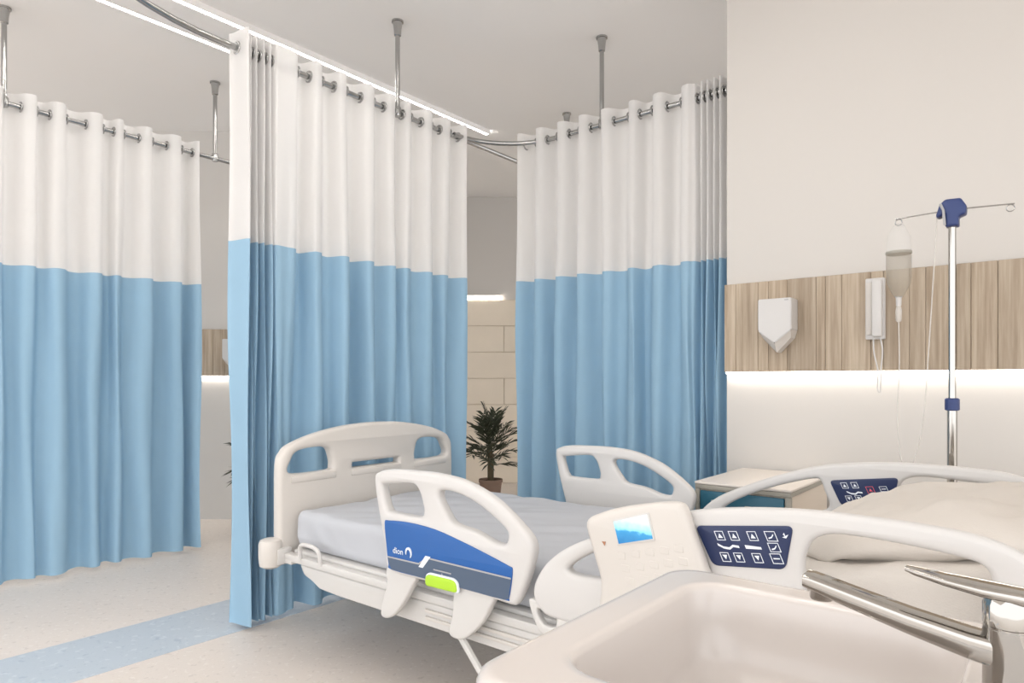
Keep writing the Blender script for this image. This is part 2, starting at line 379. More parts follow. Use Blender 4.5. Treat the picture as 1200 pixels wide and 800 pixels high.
# ================================================================== curtains
CTOP, CMID = 2.765, 1.80
def grommet_mesh():
    bm = bmesh.new(); n, k = 14, 5; R, r = .026, .006; rows_ = []
    for i in range(n):
        q = 2 * math.pi * i / n
        rows_.append([bm.verts.new((math.cos(p) * r * .8, (R + r * math.sin(p)) * math.cos(q), (R + r * math.sin(p)) * math.sin(q))) for p in [2 * math.pi * j / k for j in range(k)]])
    for i in range(n):
        for j in range(k): bm.faces.new((rows_[i][j], rows_[(i + 1) % n][j], rows_[(i + 1) % n][(j + 1) % k], rows_[i][(j + 1) % k]))
    bmesh.ops.recalc_face_normals(bm, faces=bm.faces[:])
    me = bpy.data.meshes.new('grommet'); bm.to_mesh(me); bm.free(); me.materials.append(M['chrome'])
    me.polygons.foreach_set('use_smooth', [True] * len(me.polygons)); return me
GROM = grommet_mesh()
def curtain(label, nodes, to_ab, seed, base, zb=.025, axis='b', skip_bunch=.05):
    """nodes: (s along the rail, offset towards the viewer); to_ab(s, off) -> (a, b)"""
    rnd = random.Random(seed)
    N = len(nodes); grow = [rnd.uniform(.5, 1.6) for _ in nodes]; drift = [rnd.uniform(-.03, .03) for _ in nodes]
    gap = [min(abs(nodes[i][0] - nodes[max(0, i - 1)][0]) or 9, abs(nodes[min(N - 1, i + 1)][0] - nodes[i][0]) or 9) for i in range(N)]
    drift = [d * min(1, g / .08) if 0 < i < N - 1 else 0 for i, (d, g) in enumerate(zip(drift, gap))]
    grow = [g if gap[i] > .04 else 1 for i, g in enumerate(grow)]
    t = Thing('curtain', label, 'curtain', base[0], base[1], 0, group='two-tone privacy curtains')
    def sheet(z0, z1, nz):
        bm = bmesh.new(); R = []
        for j in range(nz + 1):
            z = z0 + (z1 - z0) * j / nz; h = max(0, (CTOP - .12 - z) / (CTOP - .12))
            hh = min(1, h * 1.8); row = []
            P = [(s + drift[i] * hh + .012 * hh * math.sin(3 * z + i * 1.7), o * (1 + (grow[i] - 1) * hh)) for i, (s, o) in enumerate(nodes)]
            for i in range(N - 1):
                (s0, o0), (s1, o1) = P[i], P[i + 1]
                n = 10
                for k in range(n + (i == N - 2)):
                    u = k / n; K = 2.6 - .5 * hh
                    e = .5 + .5 * math.tanh(K * (2 * u - 1)) / math.tanh(K)
                    s = s0 + (s1 - s0) * u; o = o0 + (o1 - o0) * e
                    q = noise.noise(Vector((s * 9, z * .9, seed))) * .018 * hh + noise.noise(Vector((s * 26, z * 1.6, seed + 5))) * .007 * hh
                    zz = z + (noise.noise(Vector((s * 5, 0, seed))) * .012 if j == 0 and z0 < .1 else 0)
                    a, b = to_ab(s, o + q); row.append(bm.verts.new((a, b, zz)))
            R.append(row)
        for A, B in zip(R, R[1:]):
            for k in range(len(A) - 1): bm.faces.new((A[k], A[k + 1], B[k + 1], B[k]))
        return bm
    obj('blue_cloth_panel', sheet(zb, CMID, 22), 'blue_cloth', t)
    obj('white_cloth_panel', sheet(CMID, CTOP, 10), 'white_cloth', t)
    for i in range(N - 1):
        (s0, o0), (s1, o1) = nodes[i], nodes[i + 1]
        if o0 * o1 < 0:
            f = .5
            a, b = to_ab(s0 + (s1 - s0) * f, 0)
            g = bpy.data.objects.new('grommet', GROM); C.objects.link(g); g.parent = t.o
            g.location = Vector((a, b, RZ)) - t.base
            if axis == 'b': g.rotation_euler = (0, 0, math.pi / 2)
    return t
def folds(s0, s1, n, A, rnd, jit=.25, first=1):
    out = []; step = (s1 - s0) / n
    for k in range(n + 1):
        out.append((s0 + step * (k + (rnd.uniform(-jit, jit) if 0 < k < n else 0)), A * rnd.uniform(.85, 1.1) * (first if k % 2 == 0 else -first)))
    return out
rn = random.Random(3)
# centre curtain: a flat return, a tight bunch, then open folds
nodes = [(1.615, -.045), (1.64, .085)] + folds(1.66, 1.81, 9, .042, rn, .25, -1) + folds(1.90, 3.14, 16, .046, rn, .28, 1)
curtain('blue and white centre curtain bunched at its left edge behind the footboard', nodes, lambda s, o: (AC + o, s), 11, (AC, 2.3))
# leftmost curtain
nodes = folds(.30, 2.215, 24, .045, rn, .28, 1)
curtain('leftmost blue and white curtain cut by the picture edge', nodes, lambda s, o: (AL + o, s), 23, (AL, 1.3), zb=.03)
# right curtain: return at its left end, folds, bunch against the wall end
nodes = folds(-2.745, -1.57, 14, .046, rn, .28, 1) + folds(-1.53, -1.345, 10, .034, rn, .25, 1)
curtain('blue and white curtain on the right ending at the wall corner', nodes, lambda s, o: (s, BR - o), 37, (-2.05, BR), axis='a')
# a further curtain pushed back along the centre rail, only its edge in view
nodes = [(3.86, -.075), (3.885, .07)] + folds(3.92, 4.55, 18, .05, rn, .2, -1)
curtain('narrow dark strip of curtain at the left edge of the right curtain', nodes, lambda s, o: (AC + o, s), 51, (AC, 4.2))

# ================================================================== hospital bed
NB, FB, MB_ = 1.56, 2.72, 2.14       # near rail face, far rail face, centre line
bed = Thing('hospital_bed', 'white adjustable hospital bed with rounded side rails and blue panels', 'bed', -1.25, MB_)
fo = pb([(438,560),(442,553),(456,550),(486,552),(510,555),(540,563),(570,579.5),(591,597),(612,620),(622,635),(623.5,650),(618,674),(610,697),(604,708),(597,709),(560,697),(510,684),(457,669),(450,638),(441,590)], NB)
fh1 = pb([(447,569),(452,567),(480,566.6),(489,574),(494,590),(495,600),(490,605.6),(458,600),(453,596),(450,587)], NB)
fh2 = pb([(517,575),(534,578),(555,588.5),(576,605),(591,620),(594,629),(590,638),(576,635),(555,623),(531,614),(522,602),(513,582)], NB)
foot_out = catmull(fo, 5); foot_holes = [catmull(fh1, 5), catmull(fh2, 5)]
ho = [(-1.180,.560),(-1.150,.613),(-1.104,.657),(-1.046,.694),(-.958,.735),(-.857,.778),(-.74,.818),(-.652,.840),(-.569,.852),(-.50,.859),(-.418,.864),(-.32,.864),(-.216,.861),(-.12,.852),(-.05,.828),(-.005,.78),(.01,.70),(-.01,.60),(-.07,.535),(-.20,.51),(-.45,.50),(-.75,.485),(-.95,.478),(-1.113,.474),(-1.160,.490),(-1.182,.52)]
hh0 = [(-1.063,.622),(-1.041,.646),(-.985,.680),(-.90,.720),(-.80,.757),(-.71,.782),(-.685,.776),(-.672,.74),(-.655,.69),(-.68,.665),(-.75,.648),(-.85,.632),(-.95,.617),(-1.03,.612)]
hh2 = [(-.436,.735),(-.428,.780),(-.405,.808),(-.358,.820),(-.254,.817),(-.150,.807),(-.108,.795),(-.094,.765),(-.092,.70),(-.105,.64),(-.16,.615),(-.28,.605),(-.38,.61),(-.425,.64)]
head_out = catmull(ho, 4); head_holes = [catmull(hh0, 4), catmull(hh2, 4)]
TH = .042
for b0, b1 in ((NB, NB + TH), (FB - TH, FB)):
    r = obj('foot_side_rail', plate(foot_out, foot_holes, b0, b1, 'b', .014), 'plastic', bed)
    r = obj('head_side_rail', plate(head_out, head_holes, b0, b1, 'b', .014), 'plastic', bed)
# blue insert of both foot rails, on the outer face
ins = catmull(pb([(451.5,612),(456,609.5),(480,612),(510,620),(540,633.5),(570,648.5),(596,662.5),(601,667),(599.5,685),(596.5,701),(592,702.5),(540,688.5),(500,678),(459.5,667),(456,660),(453.5,638)], NB), 3)
dv = pb([(455.5,651.5),(492,660),(501,653),(507,654.6),(600,677.4)], NB)
low = pb([(455.5,651.5),(492,660),(501,653),(507,654.6),(600.2,677.4),(597,701),(592.5,702.3),(540,688),(500,677.5),(459.8,666.5),(457.5,661)], NB)
for face, fr in ((NB, -1), (FB, 1)):
    o_ = obj('blue_insert', plate([p for p in ins], [], face + fr * .004, face - fr * .004, 'b', .002), 'blue', bed, label='glossy blue insert of the side rail')
    sub('slate_band', flat(low, face + fr * .0042, fr), 'slate', o_)
    ln = bmesh.new()
    for p, q in zip(dv, dv[1:]):
        flat([(p[0], p[1] - .0025), (q[0], q[1] - .0025), (q[0], q[1] + .0025), (p[0], p[1] + .0025)], face + fr * .0052, fr, bm=ln)
    sub('divider_line', ln, 'grey', o_)
    p0, p1 = dv[1], dv[2]
    sub('divider_mark', flat([(p0[0], p0[1] - .010), (p0[0] + .02, p0[1] - .010), (p1[0] + .02, p1[1] + .006), (p1[0] - .004, p1[1] + .006)], face + fr * .0056, fr), 'print', o_)
    if fr < 0:
        tm = text_mesh('dion', .030)
        tm.transform(Matrix(((1, 0, 0, -1.785), (0, 0, -1, face - .0052), (0, 1, 0, .556), (0, 0, 0, 1))))
        sub('lettering', tm, 'print', o_, smooth=False)
        c = (-1.705, .566); aw = []
        for k in range(15):
            q = math.radians(-50 + 250 * k / 14); aw.append((c[0] +   .013 * math.cos(q), face - .0056, c[1] + .017 * math.sin(q)))
        sub('swirl_mark', tube(aw, [.0015 + .003 * math.sin(math.pi * k / 14) for k in range(15)], 6), 'print', o_)
        sub('small_print', flat([(-1.585, .531), (-1.505, .531), (-1.505, .535), (-1.585, .535)], face - .0055, -1, bm=flat([(-1.552, .517), (-1.54, .517), (-1.546, .528)], face - .0055, -1)), 'grey', o_)
    hb = obj('release_handle', plate(rounded([(-1.613, .478), (-1.613, .508), (-1.60, .516), (-1.49, .517), (-1.476, .508), (-1.472, .480)], .012), [], face + fr * .018, face + fr * .002, 'b', .004), 'lime', bed, label='lime green release handle')
    sub('handle_rim', plate(rounded([(-1.618, .476), (-1.617, .511), (-1.602, .521), (-1.488, .522), (-1.471, .511), (-1.466, .478)], .012), [], face + fr * .012, face + fr * .001, 'b', .003), 'print', hb)
    # swing arms below the rail
    for P in ([(-1.825,.50),(-1.685,.50),(-1.70,.455),(-1.755,.375),(-1.80,.33),(-1.842,.313),(-1.865,.325),(-1.856,.374),(-1.833,.43)],
              [(-1.49,.50),(-1.34,.50),(-1.352,.455),(-1.395,.388),(-1.465,.329),(-1.515,.324),(-1.530,.343),(-1.515,.393)],
              [(-1.09,.52),(-.96,.52),(-.97,.455),(-1.0,.388),(-1.06,.335),(-1.10,.34),(-1.105,.39)],
              [(-.40,.52),(-.27,.52),(-.28,.455),(-.31,.388),(-.37,.335),(-.41,.34),(-.415,.39)]):
        obj('swing_arm', plate(catmull(P, 4), [], face - fr * .006, face - fr * .034, 'b', .008), 'steel', bed)
    obj('strut', tube([(-1.515, face - fr * .03, .345), (-1.405, face - fr * .05, .20)], .012, 8), 'steel', bed)
    br = [(-1.205,.50),(-1.19,.512),(-1.10,.500),(-1.03,.46),(-1.05,.42),(-1.15,.415),(-1.185,.45)]
    obj('rail_bracket', plate(catmull(br, 4), [catmull([(-1.175,.488),(-1.10,.475),(-1.09,.455),(-1.15,.445)], 3)], face - fr * .010, face - fr * .035, 'b', .006), 'steel', bed)
    # side beams of the frame
    i0, i1 = (face - fr * .06, face - fr * .10)
    obj('side_beam', box(-2.60, .06, i0, i1, .388, .418, .006), 'steel', bed)
    cov = [(-2.455,.384),(-2.425,.345),(-2.37,.330),(-2.32,.308),(-2.21,.303),(-.05,.293),(-.03,.33),(-.05,.384)]
    obj('side_cover', plate(rounded(cov, .012), [], face - fr * .072, face - fr * .105, 'b', .006), 'steel', bed)
    for zz in (.331, .356):
        obj('cover_ridge', box(-1.70, -.10, face - fr * .064, face - fr * .074, zz - .006, zz + .006, .003), 'cream', bed)
    # little loop handle on the beam
    lp = catmull([(-2.432,i0,.41),(-2.43,i0 + fr*.004,.46),(-2.40,i0 + fr*.006,.478),(-2.33,i0 + fr*.006,.476),(-2.30,i0 + fr*.004,.458),(-2.292,i0,.41)], 5, False)
    obj('loop_handle', tube(lp, .0085, 8), 'plastic', bed)
# footboard and headboard
FA = -2.6
fbo = pa([(321,640),(322,600),(325,543),(329,529.5),(338,520.5),(363,509),(394.5,500),(426,495),(457,493.5)], FA)
half = [(b, z) for b, z in fbo]; half[0] = (1.612, .40); half[1] = (1.612, .60); half[2] = (1.614, .79)
cb = 2.14
full = half + [(2 * cb - b, z) for b, z in half[::-1] if abs(b - cb) > .12]
fb_out = [Vector((1.612, .36))] + [p for p in catmull(full, 5, False)] + [Vector((2 * cb - 1.612, .36))]
lh = pa([(337,554),(338,538),(346,528),(367.5,523),(381,524.5),(385.5,534),(386.6,545),(381,550)], FA)
rh = [(2 * cb - b, z) for b, z in lh]
slot = rounded([(1.998,.742),(2.282,.742),(2.282,.766),(1.998,.766)], .006)
def board(a0, name):
    p = obj(name, plate(fb_out, [catmull(lh, 5), catmull(rh, 5), slot], a0 - .03, a0 + .03, 'a', .018), 'cream', bed)
    # moulded ledges under the openings
    for c0, c1, zz in ((1.665, 1.90, .735), (2 * cb - 1.90, 2 * cb - 1.665, .735), (1.985, 2.295, .733)):
        sub('moulded_ledge', box(a0 + .024, a0 + .034, c0, c1, zz - .028, zz, .0045), 'cream', p)
    return p
board(FA, 'footboard'); board(.10, 'headboard')
for a0 in (FA, .10):
    for b in (1.59, 2 * cb - 1.59):
        p = obj('corner_bumper', lathe([(.030, .355), (.046, .365), (.050, .40), (.050, .455), (.044, .472), (.03, .478)], a0 - .005, b, 20), 'cream', bed)
        obj('bumper_bracket', box(a0 - .03, a0 + .05, min(b, b + (.07 if b < 2 else -.07)), max(b, b + (.07 if b < 2 else -.07)), .37, .44, .008), 'steel', bed)
# deck and base
obj('deck_foot', box(-2.54, -1.0, 1.66, 2.62, .405, .43, .006), 'steel', bed)
dk = box(-1.0, .02, 1.66, 2.62, .405, .43, .006)
for v in dk.verts: v.co.z += max(0, v.co.x + 1.0) * .17
obj('deck_head', dk, 'steel', bed)
obj('under_tray', box(-2.2, -.15, 1.80, 2.48, .335, .40, .01), 'steel', bed)
obj('crossbar', box(-2.56, -2.50, 1.62, 2.66, .375, .41, .006), 'steel', bed)
obj('crossbar', box(-.02, .05, 1.62, 2.66, .375, .41, .006), 'steel', bed)
for a0 in (-1.25, -.35):
    obj('lift_column', box(a0 - .09, a0 + .09, 2.04, 2.24, .15, .34, .01), 'cream', bed)
obj('base_frame', box(-1.45, -.10, 1.90, 2.38, .11, .17, .02), 'cream', bed)
for a0 in (-1.38, -.17):
    obj('axle', box(a0 - .03, a0 + .03, 1.76, 2.52, .10, .14, .008), 'steel', bed)
    for b in (1.78, 2.50):
        obj('caster_fork', box(a0 - .03, a0 + .03, b - .03, b + .03, .075, .13, .008), 'grey', bed)
        obj('caster_wheel', tube([(a0, b - .022, .055), (a0, b + .022, .055)], .055, 20), 'dark', bed)
# control panels: near one on the outer face, far one on the inner face
def control_panel(face, P, far=False):
    p = obj('control_panel', plate(rounded(P, .016, 5), [], face - .004, face + .004, 'b', .002), 'navy', bed, label='navy control panel with white buttons')
    fb = face - .0042
    O = Vector(P[0]); ex = (Vector(P[1]) - O); ex_l = ex.length; ex = ex / ex_l; ey = Vector((ex.y, -ex.x)) * 1.0
    sh = Vector((.38, 0))                                   # rows lean like the panel's left edge
    def pt(x, y): q = O + ex * x + ey * y; return (q.x + .30 * y, q.y)
    def quad(x0, x1, y0, y1, bm, d=0): return flat([pt(x0, y0), pt(x1, y0), pt(x1, y1), pt(x0, y1)], fb - d, -1, bm=bm)
    def button(cx, cy, up, m='print', w=.0105, h=.0105, glyph='tri'):
        bm = bmesh.new(); e = .0014
        quad(cx - w, cx + w, cy - h, cy - h + e, bm); quad(cx - w, cx + w, cy + h - e, cy + h, bm)
        quad(cx - w, cx - w + e, cy - h, cy + h, bm); quad(cx + w - e, cx + w, cy - h, cy + h, bm)
        if glyph == 'tri':
            s = 1 if up else -1
            flat([pt(cx - .0055, cy + s * .005), pt(cx + .0055, cy + s * .005), pt(cx, cy - s * .005)], fb, -1, bm=bm)
        elif glyph == 'chair':
            for (x0, y0), (x1, y1) in (((-.007, .003), (0, .001)), ((0, .001), (.006, -.005))):
                flat([pt(cx + x0, cy + y0), pt(cx + x1, cy + y1), pt(cx + x1, cy + y1 + .003), pt(cx + x0, cy + y0 + .003)], fb, -1, bm=bm)
        else: quad(cx - .007, cx + .007, cy - .0012, cy + .0012, bm)
        sub('button', bm, m, p, smooth=False)
    if far:
        for cx in (.044, .078): button(cx, .020, True)
        for cx in (.040, .072): button(cx, .066, False)
        button(.122, .038, True, 'red', .012, .012); button(.122, .064, False, 'red', .012, .012); button(.165, .036, True, 'print', .012, .009, 'line')
        figs = ((.042, .042, .052),)
    else:
        for cx in (.054, .088, .132): button(cx, .022, True)
        for cx in (.047, .080, .123): button(cx, .070, False)
        button(.174, .022, True, w=.012, h=.011, glyph='chair'); button(.171, .046, True, w=.012, h=.010, glyph='chair'); button(.166, .070, True, w=.012, h=.011, glyph='line')
        figs = ((.040, .042, .050), (.105, .042, None))
    for x, y, L in figs:
        bm = bmesh.new()
        if L:
            for (x0, y0), (x1, y1) in (((0, -.003), (.012, .004)), ((.012, .004), (.026, .006)), ((.026, .006), (.036, .000)), ((.036, .000), (.050, .002))):
                flat([pt(x + x0, y + y0), pt(x + x1, y + y1), pt(x + x1, y + y1 + .005), pt(x + x0, y + y0 + .005)], fb, -1, bm=bm)
        else:
            flat([pt(x, y), pt(x + .036, y + .004), pt(x + .036, y + .009), pt(x, y + .008)], fb, -1, bm=bm)
        sub('bed_symbol', bm, 'print', p, smooth=False)
    if not far:
        bm = flat([pt(.198, .024), pt(.214, .018), pt(.206, .026)], fb, -1); flat([pt(.202, .018), pt(.206, .014), pt(.206, .022)], fb, -1, bm=bm)
        sub('small_mark', bm, 'print', p, smooth=False)
near_panel = pb([(815,615.5),(930,616),(921,667),(836,662)], NB)
control_panel(NB, near_panel)
control_panel(FB - TH, pb([(972,562.5),(1053,559.5),(1046,597),(986,592)], FB - TH), far=True)
# console with a screen, clipped over the near rail
cs = pb([(686,612),(700,602),(730,594),(770,589),(792,589),(802,598),(812,628),(826,668),(836,720),(712,730),(703,680),(692,640)], 1.52)
con = obj('console', plate(catmull(cs, 4), [], 1.515, NB + .002, 'b', .018), 'cream', bed)
sc = pb([(719,611),(758,602.5),(765,631),(725,637)], 1.512)
sub('screen_frame', plate(rounded([(sc[0][0] - .005, sc[0][1] + .004), (sc[1][0] + .004, sc[1][1] + .005), (sc[2][0] + .005, sc[2][1] - .004), (sc[3][0] - .004, sc[3][1] - .005)], .004), [], 1.5155, 1.5125, 'b', .001), 'plastic', con)
sub('screen', flat(sc, 1.5123, -1), 'screen', con)
for i in range(3):
    for j in range(5):
        q = onb(727 + j * 17 - i * -5, 651 - j * 2 + i * 15, 1.512)
        sub('key', box(q[0] - .012, q[0] + .012, 1.5142, 1.517, q[1] - .009, q[1] + .009, .001, 1), 'cream', con)
q = onb(707, 636, 1.512); sub('indicator', flat([(q[0] - .006, q[1] + .003), (q[0] + .006, q[1] + .004), (q[0] + .003, q[1] - .007)], 1.5145, -1), 'sensor', con)

# mattress: flat foot part, raised head part
def mattress(a0=-2.545, a1=.02, b0=1.672, b1=2.606, zb=.432, zt=.592, wr=1.0):
    n = max(30, int((a1 - a0) * 62)); rings = []
    def lift(a): x = max(0, a + 1.03); return .17 * x * min(1, x / .15 * .5 + .5) if x else 0
    def section(ins, r=.035):
        B0, B1, Z0, Z1 = b0 + ins, b1 - ins, zb + ins, zt - ins; P = []
        for k in range(45): P.append((B1 - r - (B1 - B0 - 2 * r) * k / 44, Z1))
        for k in range(1, 5): q = math.radians(90 + 90 * k / 5); P.append((B0 + r + r * math.cos(q), Z1 - r + r * math.sin(q)))
        for k in range(9): P.append((B0, Z1 - r - (Z1 - Z0 - 2 * r) * k / 8))
        for k in range(1, 5): q = math.radians(180 + 90 * k / 5); P.append((B0 + r + r * math.cos(q), Z0 + r + r * math.sin(q)))
        for k in range(9): P.append((B0 + r + (B1 - B0 - 2 * r) * k / 8, Z0))
        for k in range(1, 5): q = math.radians(270 + 90 * k / 5); P.append((B1 - r + r * math.cos(q), Z0 + r + r * math.sin(q)))
        for k in range(9): P.append((B1, Z0 + r + (Z1 - Z0 - 2 * r) * k / 8))
        for k in range(1, 5): q = math.radians(90 * k / 5); P.append((B1 - r + r * math.cos(q), Z1 - r + r * math.sin(q)))
        return P
    for i in range(n + 1):
        u = i / n; a = a0 + (a1 - a0) * u
        e = min(1, min(u, 1 - u) * (a1 - a0) / .03); e = math.sqrt(max(0, 1 - (1 - e) ** 2)); ring = []
        for b, z in section(.03 * (1 - e)):
            if z > zb + .04:
                al, ac = .778 * a + .628 * b, -.628 * a + .778 * b
                wv = noise.noise(Vector((al * 2.2, ac * 13, 4))) + .5 * noise.noise(Vector((al * 5 + ac * 3, ac * 24, 9)))
                top = min(1, (z - zb) / (zt - zb))
                z += (wv * .0085 * wr + noise.noise(Vector((a * 2, b * 2.5, 8))) * .008) * top
                b += (noise.noise(Vector((a * 11 + z * 9, z * 6, 3))) * .007 + noise.noise(Vector((a * 3 - z * 4, z * 3, 6))) * .006) * wr * (1 if b < b0 + .05 else -1 if b > b1 - .05 else 0)
            ring.append((a, b, z + lift(a)))
        rings.append(ring)
    return loft(rings)
mt = Thing('mattress', 'grey sheeted mattress lying in the hospital bed', 'mattress', -1.25, MB_, .432)
obj('mattress_body', mattress(), 'sheet', mt)
sh_ = Thing('bedsheet', 'white sheet covering the raised head end of the mattress', 'bedsheet', -.3, MB_, .46)
obj('sheet_body', mattress(-.60, .032, 1.658, 2.620, .445, .616, 1.3), 'pillow', sh_)
# pillow on the raised head part
def pillow(ca, cb_, cz, ra, rb, rz, tilt, seed):
    bm = bmesh.new(); n, m = 40, 64
    rows_ = []
    for i in range(1, n):
        p = -math.pi / 2 + math.pi * i / n; row = []
        for k in range(m):
            q = 2 * math.pi * k / m
            sg = lambda v, e: math.copysign(abs(v) ** e, v)
            x = sg(math.cos(p), .55) * sg(math.cos(q), .5); y = sg(math.cos(p), .55) * sg(math.sin(q), .5); z = sg(math.sin(p), 1.0)
            v = Vector((x * ra, y * rb, z * rz * (1 - .12 * (x * x + y * y))))
            f = noise.noise(Vector((x * 2.2 + seed, y * 2.2, z))) * .020 + noise.noise(Vector((x * 1.5 + y * 4, y * 1.2 - x * 6, seed + 3))) * .010 + math.sin(x * 13 + 6 * y + 3 * noise.noise(Vector((x * 2, y * 2, seed)))) * .0045 * (abs(x) + .3)
            v.z += f
            row.append(bm.verts.new(v))
        rows_.append(row)
    for A, B in zip(rows_, rows_[1:]):
        for k in range(m): bm.faces.new((A[k], A[(k + 1) % m], B[(k + 1) % m], B[k]))
    bm.faces.new(rows_[0][::-1]); bm.faces.new(rows_[-1])
    bm.transform(Matrix.Translation((ca, cb_, cz)) @ Matrix.Rotation(-tilt, 4, 'Y'))
    bmesh.ops.recalc_face_normals(bm, faces=bm.faces[:]); return bm
tp = Thing('pillow', 'large white pillow on the raised head end of the bed', 'pillow', -.29, MB_, .72)
obj('pillow_body', pillow(-.25, MB_, .772, .29, .44, .070, .17, 2), 'pillow', tp)

# ================================================================== bedside cabinet
CA0, CA1, CB0, CB1, CZ = -1.225, -.822, 2.785, 3.355, .715
cab = Thing('bedside_cabinet', 'beige bedside cabinet with teal drawers between bed and wall', 'cabinet', (CA0 + CA1) / 2, (CB0 + CB1) / 2)
obj('body', box(CA0 + .012, CA1 - .006, CB0 + .012, CB1, .06, CZ - .03, .003), 'cabinet', cab, smooth=False)
obj('cabinet_top', box(CA0, CA1 + .004, CB0 - .006, CB1 + .004, CZ - .012, CZ, .005), 'cabinet_top', cab)
obj('top_edge', box(CA0 + .002, CA1 + .002, CB0 - .003, CB1 + .002, CZ - .032, CZ - .012, .003), 'trim', cab)
for a in (CA0, CA1 - .022):
    obj('corner_post', box(a, a + .022, CB0, CB0 + .022, .05, CZ - .032, .004), 'trim', cab)
z1 = CZ - .038
for h in (.16, .16, .26):
    d = obj('drawer', box(CA0 + .025, CA1 - .026, CB0 - .004, CB0 + .014, z1 - h + .006, z1, .004), 'teal', cab)
    sub('handle', box((CA0 + CA1) / 2 + .02, (CA0 + CA1) / 2 + .12, CB0 - .016, CB0 - .003, z1 - .062, z1 - .046, .003), 'trim', d)
    sub('name_slot', box(CA0 + .075, CA0 + .125, CB0 - .006, CB0 - .003, z1 - .05, z1 - .036, .001, 1), 'grey', d)
    z1 -= h
for a in (CA0 + .04, CA1 - .04):
    for b in (CB0 + .05, CB1 - .05):
        obj('caster', tube([(a, b - .012, .03), (a, b + .012, .03)], .03, 14), 'dark', cab)

# ================================================================== things on the wall
def dispenser(label, P, to, face, frame):
    """P: left, right, top, side, v_mid, low, z values; to(a, depth_from_wall, z) -> coordinates"""
    l, r, top, side, vm, low = P; m = l + (r - l) * .5; D = .105
    t = Thing('soap_dispenser', label, 'dispenser', m, face, (top + low) / 2, frame=frame)
    front = [(l, top), (r, top), (r, side), (m, vm), (l, side)]
    bm = bmesh.new(); F_ = [bm.verts.new(to(x, D, z)) for x, z in front]; B_ = [bm.verts.new(to(x, .001, z)) for x, z in front]
    bm.faces.new(F_); bm.faces.new(B_[::-1])
    for i in range(5): bm.faces.new((F_[i], B_[i], B_[(i + 1) % 5], F_[(i + 1) % 5]))
    bmesh.ops.recalc_face_normals(bm, faces=bm.faces[:])
    bmesh.ops.bevel(bm, geom=bm.edges[:], offset=.004, segments=2, affect='EDGES')
    obj('cover', bm, 'plastic', t)
    w_ = (r - l) * .08; q = [(l + .002, side), (m, vm), (r - .002, side), (r - w_, side - .035), (m, low), (l + w_, side - .035)]
    bm = bmesh.new(); dep = [D - .004, D - .004, D - .004, D * .62, D * .62, D * .62]
    F_ = [bm.verts.new(to(x, d, z)) for (x, z), d in zip(q, dep)]; B_ = [bm.verts.new(to(x, .001, z)) for x, z in q]
    bm.faces.new(F_[:3][::-1] + [F_[3], F_[4], F_[5]][::-1] if False else [F_[0], F_[1], F_[4], F_[5]]); bm.faces.new([F_[1], F_[2], F_[3], F_[4]]); bm.faces.new(B_[::-1])
    for i in range(6): bm.faces.new((F_[i], B_[i], B_[(i + 1) % 6], F_[(i + 1) % 6]))
    bmesh.ops.recalc_face_normals(bm, faces=bm.faces[:])
    obj('drip_tray', bm, 'grey' if False else 'cream', t, smooth=False)
    obj('lock', lathe([(.004, 0), (.004, .001)], 0, 0, 8) if False else box(0, .012, 0, .004, 0, .006), 'grey', t) if False else None
    e = bmesh.new(); c = to(r - .03, D + .0006, top - .012); d = to(r - .012, D - .001, top - .007)
    obj('lock', box(min(c[0], d[0]), max(c[0], d[0]), min(c[1], d[1]), max(c[1], d[1]), c[2], d[2]), 'grey', t, smooth=False); e.free()
    return t
WF = WB - .036
dz = [onb(888, 351, WF - .105), onb(927, 349, WF - .105), onb(888, 387, WF - .105), onb(908, 402, WF - .105), onb(911, 413, WF - .06)]
dispenser('white angular soap dispenser on the oak planks behind the bed', (dz[0][0], dz[1][0], dz[0][1], dz[2][1] - .003, dz[3][1], dz[4][1]), lambda a, d, z: (a, WF - d, z), WF, 'room')
def wxz(x, y, Y): return ((x - 600) / F_PX * Y, HC - (y - HORIZON) * Y / F_PX)
LF = LY - .036
d0 = wxz(260.5, 397, LF - .1); d1 = wxz(285, 397, LF - .1); d2 = wxz(270, 420, LF - .1); d3 = wxz(270, 427, LF - .1); d4 = wxz(270, 434, LF - .1)
dispenser('white soap dispenser on the far oak planks, half hidden by the centre curtain', (d0[0], d1[0], d0[1], d2[1], d3[1], d4[1]), lambda x, d, z: (x, LF - d, z), LF, 'world')
# wall telephone
p0 = onb(1013, 326, WF - .045); p1 = onb(1036, 397, WF - .045)
ph = Thing('wall_phone', 'white wall telephone with hanging cord on the oak planks', 'telephone', (p0[0] + p1[0]) / 2, WF, (p0[1] + p1[1]) / 2)
obj('base_plate', box(p0[0], p1[0], WF - .03, WF - .001, p1[1], p0[1], .006), 'plastic', ph)
hs = box(p0[0] + .030, p1[0] - .006, WF - .062, WF - .031, p1[1] + .010, p0[1] - .010, .010)
for v in hs.verts:
    zc = (v.co.z - (p0[1] + p1[1]) / 2) / .11
    if v.co.y < WF - .05: v.co.y += .012 * (1 - min(1, zc * zc))
obj('handset', hs, 'plastic', ph)
obj('cradle_panel', box(p0[0] + .005, p0[0] + .027, WF - .034, WF - .029, p1[1] + .02, p0[1] - .02, .002), 'cream', ph)
pc = (p0[0] + p1[0]) / 2
obj('cord', tube(catmull([(pc - .006, WF - .03, p1[1] + .004), (pc - .003, WF - .03, p1[1] - .06), (pc + .012, WF - .028, p1[1] - .14), (pc + .010, WF - .028, p1[1] - .215), (pc + .022, WF - .028, p1[1] - .225), (pc + .024, WF - .028, p1[1] - .13), (pc + .030, WF - .03, p1[1] - .05), (pc + .022, WF - .03, p1[1] + .004)], 6, False), .0032, 6), 'plastic', ph)

